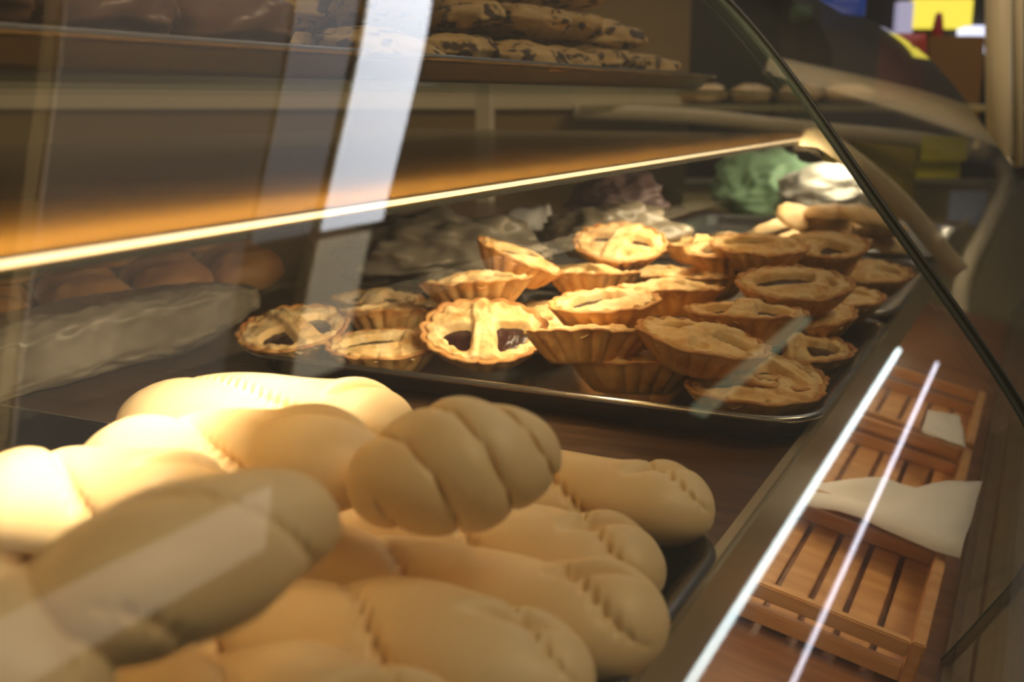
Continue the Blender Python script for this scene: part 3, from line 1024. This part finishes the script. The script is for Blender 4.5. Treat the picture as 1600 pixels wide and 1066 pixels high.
# red wrapped packet: pillow shape
def packet(name, x0, x1, y0, y1, f, m, label, cat, depth=.03):
    a = at_f(x0, (y0 + y1) / 2, f); b = at_f(x1, (y0 + y1) / 2, f)
    zt = at_f((x0 + x1) / 2, y0, f).z; zb = at_f((x0 + x1) / 2, y1, f).z
    hx, hz = (b - a).length / 2, (zt - zb) / 2
    c = (a + b) / 2; c.z = zb
    bm = bmesh.new()
    rows = []
    for i in range(25):
        t = i / 24
        z = 2 * hz * t
        e = (4 * t * (1 - t)) ** .45
        rows.append([Vector((math.copysign(abs(math.cos(q)) ** .6, math.cos(q)) * hx * (.92 + .08 * e), math.sin(q) * depth * max(.06, e) * (1 + .2 * noise.noise(Vector((t * 5, q, hx * 40)))), z)) for q in [2 * math.pi * j / 28 for j in range(28)]])
    vs = grid_surf(bm, rows, close_v=True); bm.faces.new(vs[0]); bm.faces.new(vs[-1][::-1])
    o = link(name, bm, m)
    o.location = c; o.rotation_euler = (0, 0, YAW)
    tag(o, label, cat)
    return o


packet('red_packet', 1372, 1445, 52, 163, 2.42, MT['redbag'], 'dark red wrapped packet standing on the far cabinet shelf', 'packet')
packet('blue_packet', 1285, 1352, -30, 46, 2.6, MT['blue'], 'bright blue packet at the top of the picture', 'packet')
packet('green_packet', 1236, 1268, 8, 34, 2.6, MT['green'], 'small green packet left of the blue one', 'packet')
standbox('price_tag', 1440, 1512, 212, 252, 2.12, MT['yellow'], 'bright yellow price tag hanging under the beige rail', 'price tag', .002, 0)
standbox('price_tag', 1432, 1500, 255, 278, 2.14, MT['yellow'], 'yellow price tag just below the brighter one', 'price tag', .002, 0)
standbox('yellow_card', 1285, 1430, 214, 345, 2.25, MT['ochre'], 'dull yellow card panel behind the glass below the beige rail', 'card', .004, 0)
standbox('blue_card', 1484, 1542, 298, 352, 2.05, MT['paleblue'], 'pale blue card right of the yellow tags', 'card', .004, 0)
lump('yellow_packet', 1350, 447, 0, (.022, .02, .014), mat('lime_plastic', (.55, .55, .03), .4), 'lime yellow packet beside the glass behind the tarts', 'packet', f=1.15)

# farther background of the shop
FB = 3.6
standbox('yellow_sign', 1428, 1520, -2, 44, FB + .5, emis('lit_yellow_sign', (.85, .72, .08), .9), 'out of focus yellow lit sign in the far background', 'sign', .05)
standbox('lit_screen', 1502, 1552, 40, 82, FB + .5, emis('lit_screen', (.75, .78, 1.0), 1.1), 'blurred white lit screen right of the brown carton', 'screen', .05)
standbox('pale_poster', 1402, 1426, 2, 92, FB + .5, emis('lit_poster', (.45, .43, .60), .55), 'blurred lilac lit panel left of the yellow sign', 'panel', .05)
standbox('brown_carton', 1446, 1534, 56, 205, FB - .5, MT['card'], 'brown cardboard carton standing in the background', 'carton', .2, .004)
ct = [o for o in C.objects if o.name.startswith('brown_carton')][0]
# bottle with a red cap behind the carton
bq = at_f(1465, 50, FB - .1)
bt = empty('red_capped_bottle', (bq.x, bq.y, at_f(1490, 205, FB).z - .011))
bt.scale = (1.1, 1.1, 1.28); tag(bt, 'dark bottle with a red pointed cap behind the brown carton', 'bottle')
bm = bmesh.new()
grid = [[Vector((math.cos(a) * r, math.sin(a) * r, z)) for a in [2 * math.pi * j / 24 for j in range(24)]] for r, z in ((.001, 0), (.035, .001), (.037, .01), (.037, .16), (.03, .19), (.014, .21), (.013, .232))]
grid_surf(bm, grid, close_v=True); link('bottle_body', bm, mat('dark_bottle', (.05, .015, .01), .3), bt)
bm = bmesh.new()
grid = [[Vector((math.cos(a) * r, math.sin(a) * r, z)) for a in [2 * math.pi * j / 24 for j in range(24)]] for r, z in ((.0165, .222), (.0175, .235), (.014, .262), (.009, .29), (.001, .292))]
grid_surf(bm, grid, close_v=True); link('cap', bm, mat('red_cap', (.25, .01, .015), .4), bt)
bgc = facing(FB + .555, 1250, 1720, -150, 235, MT['darkwall'], 'dark_cabinet', .3)
bgc.data.transform(Matrix.Diagonal((1, 1, 1, 1)))
tag(bgc, 'tall dark cabinet in the far background carrying the lit panels', 'cabinet')
# counter under them
q = at_f(1490, 205, FB)
bm = bmesh.new(); box(bm, (0, 0, 0), (1.2, 1.06, q.z - .012), M=Matrix.Translation((q.x, q.y, (q.z - .012) / 2)) @ Matrix.Rotation(YAW, 4, 'Z'))
o = centre(link('shop_counter', bm, MT['darkwall'], smooth=False)); tag(o, 'dark counter in the far background carrying the brown carton', 'counter')

# ---------------------------------------------------------------- lamps of the shop and added glowing bands, reflected in the curved glass
def ceil_lamp(lo, hi, col, s, label, frame=True):
    lo, hi = Vector(lo), Vector(hi)
    t = empty('ceiling_light', ((lo.x + hi.x) / 2, (lo.y + hi.y) / 2, lo.z))
    tag(t, label, 'ceiling light')
    bm = bmesh.new(); box(bm, (0, 0, .004), (hi.x - lo.x, hi.y - lo.y, .008)); link('diffuser', bm, emis('lit_diffuser', col, s), t, False)
    bm = bmesh.new(); box(bm, (0, 0, (hi.z - lo.z) / 2 + .004), (hi.x - lo.x + .03, hi.y - lo.y + .03, hi.z - lo.z - .009)); link('lamp_body', bm, MT['beige'], t, False)
    return t


ZC = CZ + 1.80
ceil_lamp((-1.2, 2.585, ZC), (.80, 2.87, ZC + .05), (.86, .88, 1.0), .38, 'half-bright glowing strip added beside the wide white panel')  # added to mirror a soft veil beside the white band
ceil_lamp((-1.2, 1.78, ZC), (1.55, 2.55, ZC + .05), (.95, .90, .92), .13, 'very dim glowing ceiling panel added nearer than the wide white panel')  # glow added so the ceiling here mirrors as a faint veil
ceil_lamp((-1.2, 2.94, ZC), (.80, 3.30, ZC + .05), (.86, .90, 1.0), 4.2, 'wide white ceiling light panel beyond the case')
ceil_lamp((1.72, 1.2, ZC), (1.95, 2.9, ZC + .05), (1.0, .86, .70), 1.1, 'long warm ceiling light parallel to the case')
ceil_lamp((.84, 2.94, ZC), (1.36, 3.24, ZC + .05), (1.0, .84, .58), 1.2, 'beige ceiling beam with an added amber glow beside the wide white panel')  # emission stands in for light falling on the beige beam
ou = empty('upright_cooler', (1.72, 5.0, 0)); tag(ou, 'tall dark upright cooler with two strip lamps facing the case', 'cooler')
bm = bmesh.new(); box(bm, (.15, 0, 1.12), (.3, 6.0, 2.24)); link('cooler_body', bm, MT['darkwall'], ou, False)
for dz_, s_, c_, r_ in ((.235, 6.0, (.80, .97, 1.0), .016), (-.055, 5.0, (.85, .85, 1.0), .008)):
    bm = bmesh.new(); tube(bm, [Vector((-.04, y, CZ + dz_)) for y in (-2.8, 0, 2.8)], r_, 12)
    link('glow_strip', bm, emis('cool_strip', c_, s_), ou)
bm = bmesh.new(); box(bm, (-.02, 1.6, CZ + .95), (.04, 2.7, .09), bev=.005); link('streak_glow_band', bm, emis('streak_glow', (.75, .85, .55), .27), ou, False)  # added glowing band that mirrors as the faint streak over the tarts
